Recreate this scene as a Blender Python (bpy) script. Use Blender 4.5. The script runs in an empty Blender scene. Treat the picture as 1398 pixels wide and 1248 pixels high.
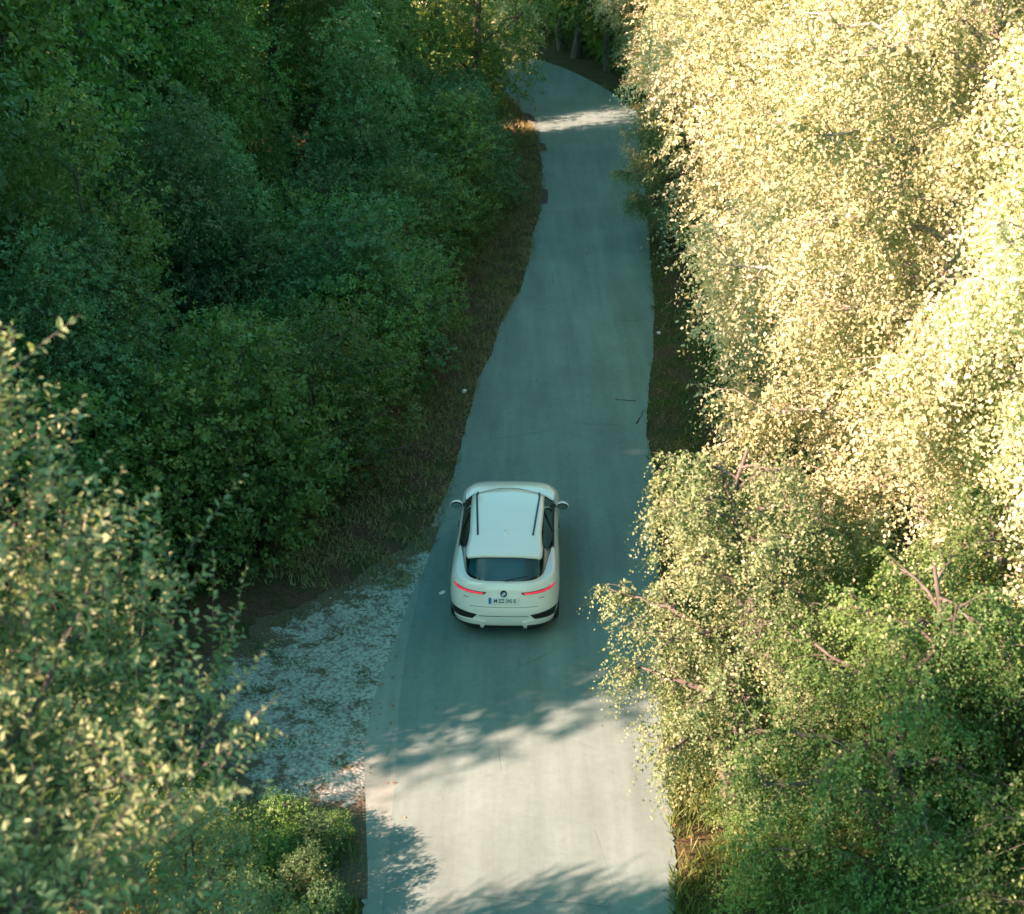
import bpy, math, random
import numpy as np
from mathutils import Vector, Matrix

random.seed(7)
RNG = np.random.default_rng(11)
SC = bpy.context.scene
COL = SC.collection
R = math.radians

# ------------------------------------------------------------------ camera
cam_d = bpy.data.cameras.new('camera')
cam = bpy.data.objects.new('camera', cam_d)
COL.objects.link(cam)
cam.location = (0, 0, 13.75)
cam.rotation_euler = (R(90 - 24.6), 0, 0)
cam_d.sensor_fit = 'HORIZONTAL'
cam_d.sensor_width = 36
cam_d.lens = 2000 / 1398 * 36
cam_d.clip_start = 0.1
cam_d.clip_end = 2000
cam_d.dof.use_dof = True
cam_d.dof.focus_distance = 29.0
cam_d.dof.aperture_fstop = 1.3
SC.camera = cam

# ------------------------------------------------------------------ world and sun
SUN_EL, SUN_AZ = 29.0, 26.0            # light travels towards +X turned 26 deg to +Y
W = bpy.data.worlds.new('World')
SC.world = W
W.use_nodes = True
nt = W.node_tree
nt.nodes.clear()
sky = nt.nodes.new('ShaderNodeTexSky')
sky.sky_type = 'NISHITA'
sky.sun_disc = False
sky.sun_elevation = R(SUN_EL)
sky.sun_rotation = R(180 + 90 - SUN_AZ)
sky.air_density = 1.0
sky.dust_density = 1.5
sky.ozone_density = 1.5
tint = nt.nodes.new('ShaderNodeMix')
tint.data_type = 'RGBA'; tint.blend_type = 'MULTIPLY'
tint.inputs[0].default_value = 1.0
tint.inputs[7].default_value = (0.66, 1.10, 0.84, 1)
bg = nt.nodes.new('ShaderNodeBackground')
bg.inputs[1].default_value = 0.060
wo = nt.nodes.new('ShaderNodeOutputWorld')
nt.links.new(sky.outputs[0], tint.inputs[6])
nt.links.new(tint.outputs[2], bg.inputs[0])
nt.links.new(bg.outputs[0], wo.inputs[0])

sun_d = bpy.data.lights.new('sun', 'SUN')
sun_d.energy = 5.0
sun_d.angle = R(0.6)
sun_d.color = (1.0, 0.51, 0.40)
sun = bpy.data.objects.new('sun', sun_d)
COL.objects.link(sun)
ce = math.cos(R(SUN_EL))
LD = Vector((ce * math.cos(R(SUN_AZ)), ce * math.sin(R(SUN_AZ)), -math.sin(R(SUN_EL))))
sun.rotation_euler = LD.to_track_quat('-Z', 'Y').to_euler()
sun.location = (-40, -20, 40)

SC.render.engine = 'CYCLES'
SC.view_settings.view_transform = 'Standard'
SC.view_settings.look = 'None'
SC.view_settings.exposure = 2.74
SC.view_settings.gamma = 1
SC.view_settings.use_curve_mapping = False
SC.cycles.max_bounces = 5
SC.cycles.diffuse_bounces = 3
SC.cycles.transmission_bounces = 3
SC.cycles.transparent_max_bounces = 4

# ------------------------------------------------------------------ materials
def new_mat(name):
    m = bpy.data.materials.new(name)
    m.use_nodes = True
    n = m.node_tree
    n.nodes.clear()
    out = n.nodes.new('ShaderNodeOutputMaterial')
    p = n.nodes.new('ShaderNodeBsdfPrincipled')
    n.links.new(p.outputs[0], out.inputs[0])
    return m, n, p, out

def set_in(p, **kw):
    for k, v in kw.items():
        k = k.replace('_', ' ')
        p.inputs[k].default_value = v if not isinstance(v, tuple) else (*v, 1)

def noise(n, scale, detail=4, rough=.6, vec=None, dist=0):
    t = n.nodes.new('ShaderNodeTexNoise')
    t.inputs['Scale'].default_value = scale
    t.inputs['Detail'].default_value = detail
    t.inputs['Roughness'].default_value = rough
    t.inputs['Distortion'].default_value = dist
    if vec: n.links.new(vec, t.inputs['Vector'])
    return t.outputs[0]

def ramp(n, fac, stops):
    r = n.nodes.new('ShaderNodeValToRGB')
    els = r.color_ramp.elements
    while len(els) < len(stops): els.new(.5)
    for e, (pos, c) in zip(els, stops):
        e.position = pos
        e.color = (*c, 1) if isinstance(c, tuple) else (c, c, c, 1)
    n.links.new(fac, r.inputs[0])
    return r.outputs[0]

def mixc(n, fac, a, b, mode='MIX'):
    m = n.nodes.new('ShaderNodeMix')
    m.data_type = 'RGBA'; m.blend_type = mode
    for i, v in ((0, fac), (6, a), (7, b)):
        if hasattr(v, 'is_output'): n.links.new(v, m.inputs[i])
        elif isinstance(v, tuple): m.inputs[i].default_value = (*v, 1)
        else: m.inputs[i].default_value = v
    return m.outputs[2]

def bump(n, p, h, strength, dist):
    b = n.nodes.new('ShaderNodeBump')
    b.inputs['Strength'].default_value = strength
    b.inputs['Distance'].default_value = dist
    n.links.new(h, b.inputs['Height'])
    n.links.new(b.outputs[0], p.inputs['Normal'])

def world_pos(n, scale=(1, 1, 1)):
    g = n.nodes.new('ShaderNodeNewGeometry')
    m = n.nodes.new('ShaderNodeVectorMath'); m.operation = 'MULTIPLY'
    m.inputs[1].default_value = scale
    n.links.new(g.outputs['Position'], m.inputs[0])
    return m.outputs[0]

def simple(name, col, rough=.5, metal=0, spec=.5, emis=None, es=0, coat=0):
    m, n, p, o = new_mat(name)
    set_in(p, Base_Color=col, Roughness=rough, Metallic=metal)
    p.inputs['Specular IOR Level'].default_value = spec
    if coat: p.inputs['Coat Weight'].default_value = coat; p.inputs['Coat Roughness'].default_value = .04
    if emis:
        set_in(p, Emission_Color=emis)
        p.inputs['Emission Strength'].default_value = es
    return m

def leaf_mat(name, dark, light, trans, rough=.45, tw=.35, spec=.4):
    """leaf colour varies from leaf to leaf (attribute 'tone') and between trees"""
    m, n, p, out = new_mat(name)
    a = n.nodes.new('ShaderNodeAttribute'); a.attribute_name = 'tone'
    oi = n.nodes.new('ShaderNodeObjectInfo')
    mid = tuple((x + y) / 2 for x, y in zip(dark, light))
    c = ramp(n, a.outputs['Fac'], [(0, dark), (.6, mid), (1, light)])
    hs = n.nodes.new('ShaderNodeHueSaturation')
    mr = n.nodes.new('ShaderNodeMapRange')
    mr.inputs[3].default_value = .487; mr.inputs[4].default_value = .515
    n.links.new(oi.outputs['Random'], mr.inputs[0])
    n.links.new(mr.outputs[0], hs.inputs['Hue'])
    mv = n.nodes.new('ShaderNodeMapRange')
    mv.inputs[3].default_value = .8; mv.inputs[4].default_value = 1.25
    n.links.new(oi.outputs['Random'], mv.inputs[0])
    n.links.new(mv.outputs[0], hs.inputs['Value'])
    n.links.new(c, hs.inputs['Color'])
    n.links.new(hs.outputs[0], p.inputs['Base Color'])
    p.inputs['Roughness'].default_value = rough
    p.inputs['Specular IOR Level'].default_value = spec
    t = n.nodes.new('ShaderNodeBsdfTranslucent')
    tc = mixc(n, 1.0, hs.outputs[0], trans, 'MULTIPLY')
    n.links.new(tc, t.inputs[0])
    mx = n.nodes.new('ShaderNodeMixShader')
    mx.inputs[0].default_value = tw
    n.links.new(p.outputs[0], mx.inputs[1]); n.links.new(t.outputs[0], mx.inputs[2])
    n.links.new(mx.outputs[0], out.inputs[0])
    return m

M = {}
M['leaf_forest'] = leaf_mat('leaf_forest', (.075, .165, .045), (.17, .30, .08), (1.3, 1.5, .6))
M['leaf_bush'] = leaf_mat('leaf_bush', (.07, .17, .05), (.17, .30, .085), (1.3, 1.5, .6))
M['leaf_blue'] = leaf_mat('leaf_blue', (.055, .155, .065), (.135, .26, .11), (1.2, 1.4, .7))
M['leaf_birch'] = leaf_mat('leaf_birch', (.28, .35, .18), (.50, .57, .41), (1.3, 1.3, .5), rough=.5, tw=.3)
M['leaf_willow'] = leaf_mat('leaf_willow', (.10, .20, .085), (.32, .40, .22), (1.3, 1.4, .6), rough=.42, tw=.3)
M['leaf_low'] = leaf_mat('leaf_low', (.05, .12, .04), (.13, .20, .06), (1.4, 1.5, .5))

def bark_mat(name, a, b, sc=6):
    m, n, p, o = new_mat(name)
    tc = n.nodes.new('ShaderNodeTexCoord')
    mp = n.nodes.new('ShaderNodeMapping'); mp.inputs['Scale'].default_value = (1, 1, .25)
    n.links.new(tc.outputs['Object'], mp.inputs[0])
    f = noise(n, sc, 6, .7, mp.outputs[0])
    n.links.new(ramp(n, f, [(.35, a), (.65, b)]), p.inputs['Base Color'])
    p.inputs['Roughness'].default_value = .85
    bump(n, p, f, .6, .03)
    return m
M['bark'] = bark_mat('bark_brown', (.045, .045, .04), (.12, .125, .11))
M['bark_pale'] = bark_mat('bark_pale', (.13, .13, .12), (.34, .35, .32), 9)

# asphalt
def asphalt(name, base, tracks=True):
    m, n, p, o = new_mat(name)
    w = world_pos(n)
    big = noise(n, .35, 5, .6, w)
    ws = world_pos(n, (2.2, .16, 1))
    streak = noise(n, .9, 4, .6, ws)
    fine = noise(n, 90, 3, .7, w)
    mid = noise(n, 7, 5, .65, w)
    k = lambda s: tuple(min(1, c * s) for c in base)
    c = ramp(n, big, [(.3, k(.86)), (.7, k(1.12))])
    c2 = ramp(n, streak, [(.32, (.84, .84, .84)), (.68, (1.13, 1.13, 1.13))])
    c = mixc(n, 1, c, c2, 'MULTIPLY')
    c3 = ramp(n, fine, [(.3, (.75, .75, .75)), (.7, (1.2, 1.2, 1.2))])
    c = mixc(n, .7, c, c3, 'MULTIPLY')
    c4 = ramp(n, mid, [(.3, (.93, .93, .93)), (.7, (1.06, 1.06, 1.06))])
    c = mixc(n, 1, c, c4, 'MULTIPLY')
    wd = mixc(n, .12, w, n.nodes.new('ShaderNodeTexNoise').outputs[1], 'ADD')
    vo = n.nodes.new('ShaderNodeTexVoronoi'); vo.feature = 'DISTANCE_TO_EDGE'; vo.inputs['Scale'].default_value = .55
    n.links.new(wd, vo.inputs['Vector'])
    ck = ramp(n, vo.outputs['Distance'], [(0.0, (.62, .62, .62)), (.008, (1, 1, 1))])
    ckm = ramp(n, noise(n, .5, 3, .6, w), [(.5, 0.0), (.62, 1.0)])
    c = mixc(n, 1, c, mixc(n, ckm, (1., 1., 1.), ck), 'MULTIPLY')
    st2 = ramp(n, noise(n, 1.7, 6, .75, w, 1.5), [(.62, (1, 1, 1)), (.72, (.86, .87, .86))])
    c = mixc(n, 1, c, st2, 'MULTIPLY')
    n.links.new(c, p.inputs['Base Color'])
    p.inputs['Roughness'].default_value = .82
    p.inputs['Specular IOR Level'].default_value = .25
    bump(n, p, fine, .35, .006)
    return m
M['road'] = asphalt('asphalt_road', (.138, .226, .212))
M['strip'] = asphalt('asphalt_old', (.185, .268, .242))
M['patch'] = asphalt('patch_dark', (.05, .055, .055))

def ground_mat():
    m, n, p, o = new_mat('forest_floor')
    w = world_pos(n)
    f = noise(n, 1.1, 8, .7, w); g = noise(n, 14, 5, .7, w); h = noise(n, .22, 4, .6, w)
    dirt = ramp(n, g, [(.3, (.045, .036, .024)), (.55, (.09, .068, .045)), (.75, (.15, .12, .085))])
    green = ramp(n, g, [(.3, (.022, .04, .014)), (.7, (.06, .085, .03))])
    fac = ramp(n, f, [(.44, 0.0), (.58, 1.0)])
    n.links.new(mixc(n, fac, dirt, green), p.inputs['Base Color'])
    p.inputs['Roughness'].default_value = .95
    p.inputs['Specular IOR Level'].default_value = .1
    bump(n, p, g, .8, .05)
    return m
M['ground'] = ground_mat()

def gravel_mat():
    m, n, p, o = new_mat('gravel_bed')
    w = world_pos(n)
    v = n.nodes.new('ShaderNodeTexVoronoi'); v.inputs['Scale'].default_value = 16
    n.links.new(w, v.inputs['Vector'])
    stone = ramp(n, v.outputs['Distance'], [(0, (.36, .46, .42)), (.5, (.28, .37, .34)), (.9, (.12, .15, .13))])
    var = noise(n, 30, 3, .6, w)
    stone = mixc(n, .6, stone, ramp(n, var, [(.3, (.7, .7, .7)), (.7, (1.25, 1.25, 1.2))]), 'MULTIPLY')
    weed = noise(n, 2.6, 8, .78, w)
    at = n.nodes.new('ShaderNodeAttribute'); at.attribute_name = 'tone'
    ad = n.nodes.new('ShaderNodeMath'); ad.operation = 'ADD'
    n.links.new(weed, ad.inputs[0]); n.links.new(at.outputs['Fac'], ad.inputs[1])
    fac = ramp(n, ad.outputs[0], [(.455, 0.0), (.55, 1.0)])
    dirt = ramp(n, var, [(.3, (.045, .055, .03)), (.7, (.11, .105, .065))])
    n.links.new(mixc(n, fac, stone, dirt), p.inputs['Base Color'])
    p.inputs['Roughness'].default_value = .9
    bump(n, p, v.outputs['Distance'], .8, -.03)
    return m
M['gravel'] = gravel_mat()
M['stone'] = simple('stone', (.26, .29, .27), .85)
M['stone_white'] = simple('stone_white', (.7, .7, .66), .7)
M['dead_leaf'] = simple('dead_leaf', (.24, .17, .10), .9, spec=.15)
M['dry_grass'] = simple('dry_grass', (.24, .25, .12), .8, spec=.2)
M['grass'] = leaf_mat('grass', (.05, .10, .025), (.15, .19, .06), (1.3, 1.4, .6))
M['branch_dead'] = simple('branch_dead', (.10, .08, .06), .9, spec=.1)

M['paint'] = simple('white_paint', (.84, .81, .77), .25, coat=1)
M['black'] = simple('black_plastic', (.012, .014, .014), .42, spec=.5)
M['glass'] = simple('dark_glass', (.008, .014, .016), .05, spec=.9)
M['rear_glass'] = simple('rear_glass', (.015, .075, .11), .22, spec=.5)  # sky reflection put into the base colour as blue
M['rubber'] = simple('tyre_rubber', (.02, .02, .02), .85)
M['alloy'] = simple('alloy', (.35, .36, .37), .35, metal=.9)
M['seam'] = simple('panel_gap', (.10, .105, .10), .7)
M['tail'] = simple('tail_red', (.75, .03, .06), .2, emis=(1, .05, .11), es=.09, coat=.6)
M['mirror_glass'] = simple('mirror_glass', (.75, .8, .8), .05, metal=1)
M['plate'] = simple('plate_white', (.78, .80, .78), .4)
M['plate_blue'] = simple('plate_blue', (.02, .16, .5), .4)
M['badge_blue'] = simple('badge_blue', (.05, .22, .42), .3)
M['lettering'] = simple('lettering', (.03, .035, .035), .5)

# ------------------------------------------------------------------ mesh helpers
def mesh_np(name, V, F, mat, tone=None, smooth=False):
    """V (n,3), F (m,k) all faces with k corners"""
    me = bpy.data.meshes.new(name)
    V = np.asarray(V, dtype=np.float32); F = np.asarray(F, dtype=np.int32)
    k = F.shape[1]
    me.vertices.add(len(V)); me.vertices.foreach_set('co', V.ravel())
    me.loops.add(F.size); me.loops.foreach_set('vertex_index', F.ravel())
    me.polygons.add(len(F))
    me.polygons.foreach_set('loop_start', np.arange(0, F.size, k, dtype=np.int32))
    me.polygons.foreach_set('loop_total', np.full(len(F), k, dtype=np.int32))
    if smooth: me.polygons.foreach_set('use_smooth', np.ones(len(F), dtype=bool))
    if tone is not None:
        a = me.attributes.new('tone', 'FLOAT', 'POINT')
        a.data.foreach_set('value', np.asarray(tone, dtype=np.float32))
    me.update(calc_edges=True)
    me.materials.append(mat)
    return me

def link(name, me, parent=None, loc=None):
    o = bpy.data.objects.new(name, me)
    COL.objects.link(o)
    if parent: o.parent = parent
    if loc: o.location = loc
    return o

def thing(name, label, cat, loc=(0, 0, 0), rz=0, sc=1, group=None, me=None):
    o = bpy.data.objects.new(name, me)
    COL.objects.link(o)
    o.location = loc; o.rotation_euler = (0, 0, rz); o.scale = (sc, sc, sc) if not isinstance(sc, tuple) else sc
    o['label'] = label; o['category'] = cat
    if group: o['group'] = group
    return o

def pymesh(name, verts, faces, mat, smooth=False):
    me = bpy.data.meshes.new(name)
    me.from_pydata([tuple(v) for v in verts], [], [tuple(f) for f in faces])
    me.materials.append(mat)
    if smooth:
        for p in me.polygons: p.use_smooth = True
    return me

def nrm(a):
    return a / np.maximum(np.linalg.norm(a, axis=-1, keepdims=True), 1e-6)

class Tubes:
    def __init__(s): s.V = []; s.F = []; s.n = 0
    def add(s, pts, rad, k=6):
        pts = np.asarray(pts, float); rad = np.asarray(rad, float)
        d = nrm(np.gradient(pts, axis=0))
        ref = np.where(np.abs(d[:, 2:3]) > .9, np.array([[1., 0, 0]]), np.array([[0, 0, 1.]]))
        a = nrm(np.cross(d, ref)); b = np.cross(d, a)
        th = np.linspace(0, 2 * np.pi, k, endpoint=False)
        ring = (a[:, None] * np.cos(th)[None, :, None] + b[:, None] * np.sin(th)[None, :, None]) * rad[:, None, None] + pts[:, None]
        m = len(pts)
        i = np.arange(m - 1)[:, None] * k; j = np.arange(k)[None]
        jn = (j + 1) % k
        F = np.stack([i + j, i + jn, i + k + jn, i + k + j], -1).reshape(-1, 4) + s.n
        s.V.append(ring.reshape(-1, 3)); s.F.append(F); s.n += m * k
    def mesh(s, name, mat):
        return mesh_np(name, np.vstack(s.V), np.vstack(s.F), mat, smooth=True)

def limb(rng, p0, p1, sag=.1, wig=.08, n=6):
    t = np.linspace(0, 1, n)[:, None]
    p0 = np.asarray(p0, float); p1 = np.asarray(p1, float)
    L = np.linalg.norm(p1 - p0)
    mid = np.array([0, 0, 1.]) * sag * L
    w = rng.normal(0, wig * L, (n, 3)); w[0] = 0; w[-1] = 0
    return p0 + (p1 - p0) * t + mid * (4 * t * (1 - t)) * .6 + w * .5

# leaf arrays -------------------------------------------------------
def leaf_geo(P, D, N, L, Wd, rng, near=False):
    """P base points, D blade direction, N normal, L length"""
    n = len(P)
    D = nrm(D); S = nrm(np.cross(D, N)); N = np.cross(S, D)
    L = L[:, None]; Wd = Wd[:, None]
    if near:      # six-point leaf folded along the midrib
        fold = .18
        V = np.stack([P,
                      P + D * L * .35 + S * Wd * .5 + N * Wd * fold,
                      P + D * L * .72 + S * Wd * .36 + N * Wd * fold * .5,
                      P + D * L - N * L * .12,
                      P + D * L * .72 - S * Wd * .36 + N * Wd * fold * .5,
                      P + D * L * .35 - S * Wd * .5 + N * Wd * fold], 1)
        base = np.arange(n)[:, None] * 6
        F = np.concatenate([base + np.array([[0, 1, 2, 3]]), base + np.array([[0, 3, 4, 5]])], 0)
        k = 6
    else:
        V = np.stack([P, P + D * L * .5 + S * Wd * .5 + N * Wd * .12, P + D * L, P + D * L * .5 - S * Wd * .5 + N * Wd * .12], 1)
        base = np.arange(n)[:, None] * 4
        F = base + np.array([[0, 1, 2, 3]])
        k = 4
    return V.reshape(-1, 3), F, k

def shoots(rng, O, D, length, per, leafL, leafW, droop, splay=.9, near=False, tone0=None, flat=.5):
    """O,D (n,3): shoots with alternate leaves; returns V,F,tone, and end points of the shoots"""
    n = len(O)
    Ls = length * rng.uniform(.55, 1.25, n)
    t = (np.arange(per)[None] + rng.uniform(.1, .9, (n, per))) / per
    s1 = nrm(np.cross(D, rng.normal(0, 1, (n, 3)))); s2 = np.cross(D, s1)
    pos = O[:, None] + D[:, None] * (t * Ls[:, None])[..., None]
    g = np.zeros((n, per, 3)); g[..., 2] = -droop * (t ** 1.8) * Ls[:, None]
    pos = pos + g
    tang = D[:, None] + np.stack([np.zeros_like(t), np.zeros_like(t), -droop * 1.8 * t ** .8], -1)
    tang = nrm(tang)
    ph = np.arange(per)[None] * 2.4 + rng.uniform(0, 6.28, (n, 1)) + rng.normal(0, .4, (n, per))
    side = s1[:, None] * np.cos(ph)[..., None] + s2[:, None] * np.sin(ph)[..., None]
    ld = nrm(tang * rng.uniform(.35, .9, (n, per, 1)) + side * splay)
    ld[..., 2] -= .12
    up = np.zeros_like(ld); up[..., 2] = 1
    nn = nrm(up * flat + side * -.2 + tang * .3 + rng.normal(0, .30, ld.shape))
    P = pos.reshape(-1, 3); LD_ = ld.reshape(-1, 3); NN = nn.reshape(-1, 3)
    sz = rng.uniform(.65, 1.15, len(P)) * (1 - .35 * t.reshape(-1) ** 3)
    V, F, k = leaf_geo(P, LD_, NN, leafL * sz, leafW * sz, rng, near)
    if tone0 is None: tone0 = rng.uniform(.2, .7, n)
    tn = np.clip(tone0[:, None] + rng.normal(0, .18, (n, per)) + t * .15, 0, 1)
    return V, F, np.repeat(tn.reshape(-1), k), k, Ls, g

def sphere_dirs(rng, n, up=0.0):
    d = nrm(rng.normal(0, 1, (n, 3)))
    d[:, 2] += up
    return nrm(d)

def crown_mesh(name, rng, lobes, dens, slen, per, lL, lW, mat, up=.35, droop=.25, out=1.0, near=False, twigs=None, flat=.5, low=-9):
    """lobes: list of (x,y,z,r); dens = shoots per square metre of lobe"""
    lb = np.array(lobes)
    cnt = np.maximum(3, (dens * 4 * np.pi * lb[:, 3] ** 2).astype(int))
    idx = np.repeat(np.arange(len(lb)), cnt)
    n = len(idx)
    d = sphere_dirs(rng, n, .15)
    rr = lb[idx, 3] * (rng.uniform(.25, 1.08, n) ** .6)
    # uneven lobe surface
    rr = rr * (1 + .22 * np.sin(d[:, 0] * 5 + idx) * np.cos(d[:, 1] * 6 + idx * 1.7) + .12 * np.sin(d[:, 2] * 11 + idx))
    squash = np.array([1, 1, .8])
    O = lb[idx, :3] + d * rr[:, None] * squash
    D = nrm(d * out + np.array([0, 0, up]) + rng.normal(0, .45, (n, 3)))
    # thin out inside other lobes
    keep = np.ones(n, bool)
    for i, (x, y, z, r) in enumerate(lobes):
        q = np.linalg.norm((O - np.array([x, y, z])) / squash, axis=1) < r * .6
        keep &= ~(q & (idx != i) & (rng.uniform(0, 1, n) < .8))
    keep &= O[:, 2] > low
    O, D, idx = O[keep], D[keep], idx[keep]
    tone0 = (rng.uniform(.1, .75, len(lb)))[idx] + rng.normal(0, .12, len(O))
    V, F, tn, k, Ls, g = shoots(rng, O, D, slen, per, lL, lW, droop, near=near, tone0=tone0, flat=flat)
    if twigs is not None:
        for o, dd, l in zip(O, D, Ls):
            t = np.array([-.15, .5, 1.])[:, None]
            pts = o + dd * t * l; pts[:, 2] -= droop * np.maximum(t[:, 0], 0) ** 1.8 * l
            twigs.add(pts, [.006, .004, .002], 3)
    return mesh_np(name, V, F, mat, tone=tn)

def tree_lobes(rng, H, Rd, base, n, r0, r1, top=1.0):
    """lobes filling an egg-shaped crown from z=base to z=H"""
    L = []
    for i in range(n):
        u = (i + .5) / n
        z = base + (H - base) * u
        prof = math.sin(math.pi * min(1, (u * .86 + .12))) ** .7 * (1 if u < .5 else top)
        a = i * 2.399 + rng.uniform(-.4, .4)
        rr = Rd * prof * rng.uniform(.55, 1.0) if i % 3 else Rd * prof * rng.uniform(.1, .5)
        L.append((rr * math.cos(a), rr * math.sin(a), z, rng.uniform(r0, r1) * (1.1 - .35 * u)))
    return L

def trunk_mesh(name, rng, H, r, lobes, mat, every=1, fork=0):
    T = Tubes()
    tp = limb(rng, (0, 0, -.3), (rng.normal(0, .25), rng.normal(0, .25), H * .86), 0, .03, 9)
    T.add(tp, np.linspace(r * 1.15, r * .15, 9) + np.array([r * .35] + [0] * 8), 8)
    for i, (x, y, z, lr) in enumerate(lobes):
        if i % every: continue
        z0 = max(.4, z - (.25 + .5 * math.hypot(x, y)))
        f = min(1, z0 / (H * .86)); k = f * 8; a = int(min(7, k)); st = tp[a] + (tp[a + 1] - tp[a]) * (k - a)
        br = r * (1 - f) * .45 + .02
        T.add(limb(rng, st, (x, y, z), .12, .05, 6), np.linspace(br, .012, 6), 5)
        for j in range(3):
            e = np.array([x, y, z]) + rng.normal(0, lr * .6, 3)
            b = st + (np.array([x, y, z]) - st) * rng.uniform(.45, .85)
            T.add(limb(rng, b, e, .1, .06, 4), np.linspace(br * .35 + .006, .006, 4), 4)
    return T.mesh(name, mat)

# ------------------------------------------------------------------ ground, road, verges
LEFT = [(-2.3, -30), (-2.2, 5), (-2.05, 12), (-2.0, 15.3), (-2.16, 17.3), (-2.33, 19.5), (-2.14, 21.6), (-1.92, 23.6), (-1.6, 25.9), (-1.25, 29.4), (-.82, 35.2),
        (0.0, 40.8), (.49, 44.8), (.92, 50), (1.19, 56.3), (1.13, 62.8), (.62, 67.4), (-.5, 73), (-2.6, 79), (-6, 85), (-12, 91), (-22, 97), (-40, 102)]
RIGHT = [(2.1, -30), (2.15, 5), (2.2, 12), (2.22, 15.3), (2.35, 17.3), (2.41, 19.5), (2.6, 22), (2.75, 24), (2.9, 26), (3.1, 30), (3.6, 35.2),
         (4.1, 40.5), (4.4, 45), (4.75, 50), (5.1, 56.3), (5.45, 62), (5.75, 68.2), (4.7, 74), (2.8, 80), (-1.5, 88), (-8, 95.5), (-20, 102.5), (-39, 108)]
def densify(pl, n):
    pl = np.array(pl); m = len(pl)
    t = np.linspace(0, m - 1, n); i = np.minimum(t.astype(int), m - 2); f = (t - i)[:, None]
    p0 = pl[np.maximum(i - 1, 0)]; p1 = pl[i]; p2 = pl[i + 1]; p3 = pl[np.minimum(i + 2, m - 1)]
    return .5 * ((2 * p1) + (-p0 + p2) * f + (2 * p0 - 5 * p1 + 4 * p2 - p3) * f * f + (-p0 + 3 * p1 - 3 * p2 + p3) * f ** 3)
NR = 900
Lp, Rp = densify(LEFT, NR), densify(RIGHT, NR)
def jag(n, amp, seed):
    r = np.random.default_rng(seed)
    a = np.interp(np.arange(n), np.arange(0, n + 14, 14), r.normal(0, amp, len(np.arange(0, n + 14, 14))))
    return a + r.normal(0, amp * .3, n)
Lj = Lp + np.stack([jag(NR, .045, 1), np.zeros(NR)], 1)
Rj = Rp + np.stack([jag(NR, .04, 2), np.zeros(NR)], 1)
def road_x(y, side):
    a = Lp if side < 0 else Rp
    k = a[:, 1] < 86
    return float(np.interp(y, a[k, 1], a[k, 0]))

def gz(x, y):
    """terrain height: flat by the road, gently rolling and rising beyond"""
    x = np.asarray(x, float); y = np.asarray(y, float)
    c = np.interp(y, Lp[:700, 1], (Lp[:700, 0] + Rp[:700, 0]) / 2)
    d = np.maximum(0, np.abs(x - c) - 3.6)
    s = np.minimum(1, d / 3)
    far = np.clip((y - 88) / 8, 0, 1)
    return (-.012 + s * (.10 * np.sin(x * .9 + y * .35) + .08 * np.sin(y * .8 - x * .3)) + np.where(x < c, .045, .02) * np.minimum(d, 25) * (1 - far))

def grid_sheet(name, xs, ys, mat):
    nx, ny = len(xs), len(ys)
    X, Y = np.meshgrid(xs, ys)
    Z = gz(X, Y)
    V = np.stack([X, Y, Z], -1).reshape(-1, 3)
    i = np.arange(ny - 1)[:, None] * nx + np.arange(nx - 1)[None]
    F = np.stack([i, i + 1, i + nx + 1, i + nx], -1).reshape(-1, 4)
    return mesh_np(name, V, F, mat, smooth=True)
g = link('ground', grid_sheet('ground',
    np.r_[np.linspace(-300, -42, 40), np.linspace(-40, -12, 50), np.linspace(-11.7, 12, 120), np.linspace(12.5, 40, 50), np.linspace(44, 300, 40)],
    np.r_[np.linspace(-120, -12, 20), np.linspace(-10, 9, 30), np.linspace(9.2, 60, 250), np.linspace(60.4, 115, 100), np.linspace(120, 500, 50)], M['ground'])); g['kind'] = 'structure'

def ribbon(name, A, B, z, mat, crown=0, n=7):
    t = np.linspace(0, 1, n)
    P = A[:, None] * (1 - t)[None, :, None] + B[:, None] * t[None, :, None]
    Z = z + crown * (4 * t * (1 - t))[None] + np.zeros((len(A), n))
    V = np.concatenate([P, Z[..., None]], -1).reshape(-1, 3)
    m = len(A)
    i = np.arange(m - 1)[:, None] * n + np.arange(n - 1)[None]
    F = np.stack([i, i + 1, i + n + 1, i + n], -1).reshape(-1, 4)
    return mesh_np(name, V, F, mat, smooth=True)
# seam between the newer carriageway and the older strip on the left (y below 26)
seam = np.interp(Lp[:, 1], [-30, 12, 16, 18.3, 20.3, 22.1, 24.5, 25.9, 27.5], [-1.7, -1.75, -1.75, -1.78, -1.86, -1.85, -1.73, -1.58, -1.44])
Am = Lj.copy()
kk = Lp[:, 1] < 27
Am[kk, 0] = np.maximum(Lj[kk, 0], seam[kk])
r_ = link('road', ribbon('road', Am, Rj, .006, M['road'], .02)); r_['kind'] = 'structure'
k2 = (Lp[:, 1] < 27.2)
st_ = link('old_asphalt_strip', ribbon('old_asphalt_strip', Lj[k2] - np.array([.02, 0]), Am[k2] + np.array([.03, 0]), .002, M['strip'])); st_['kind'] = 'structure'

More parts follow.
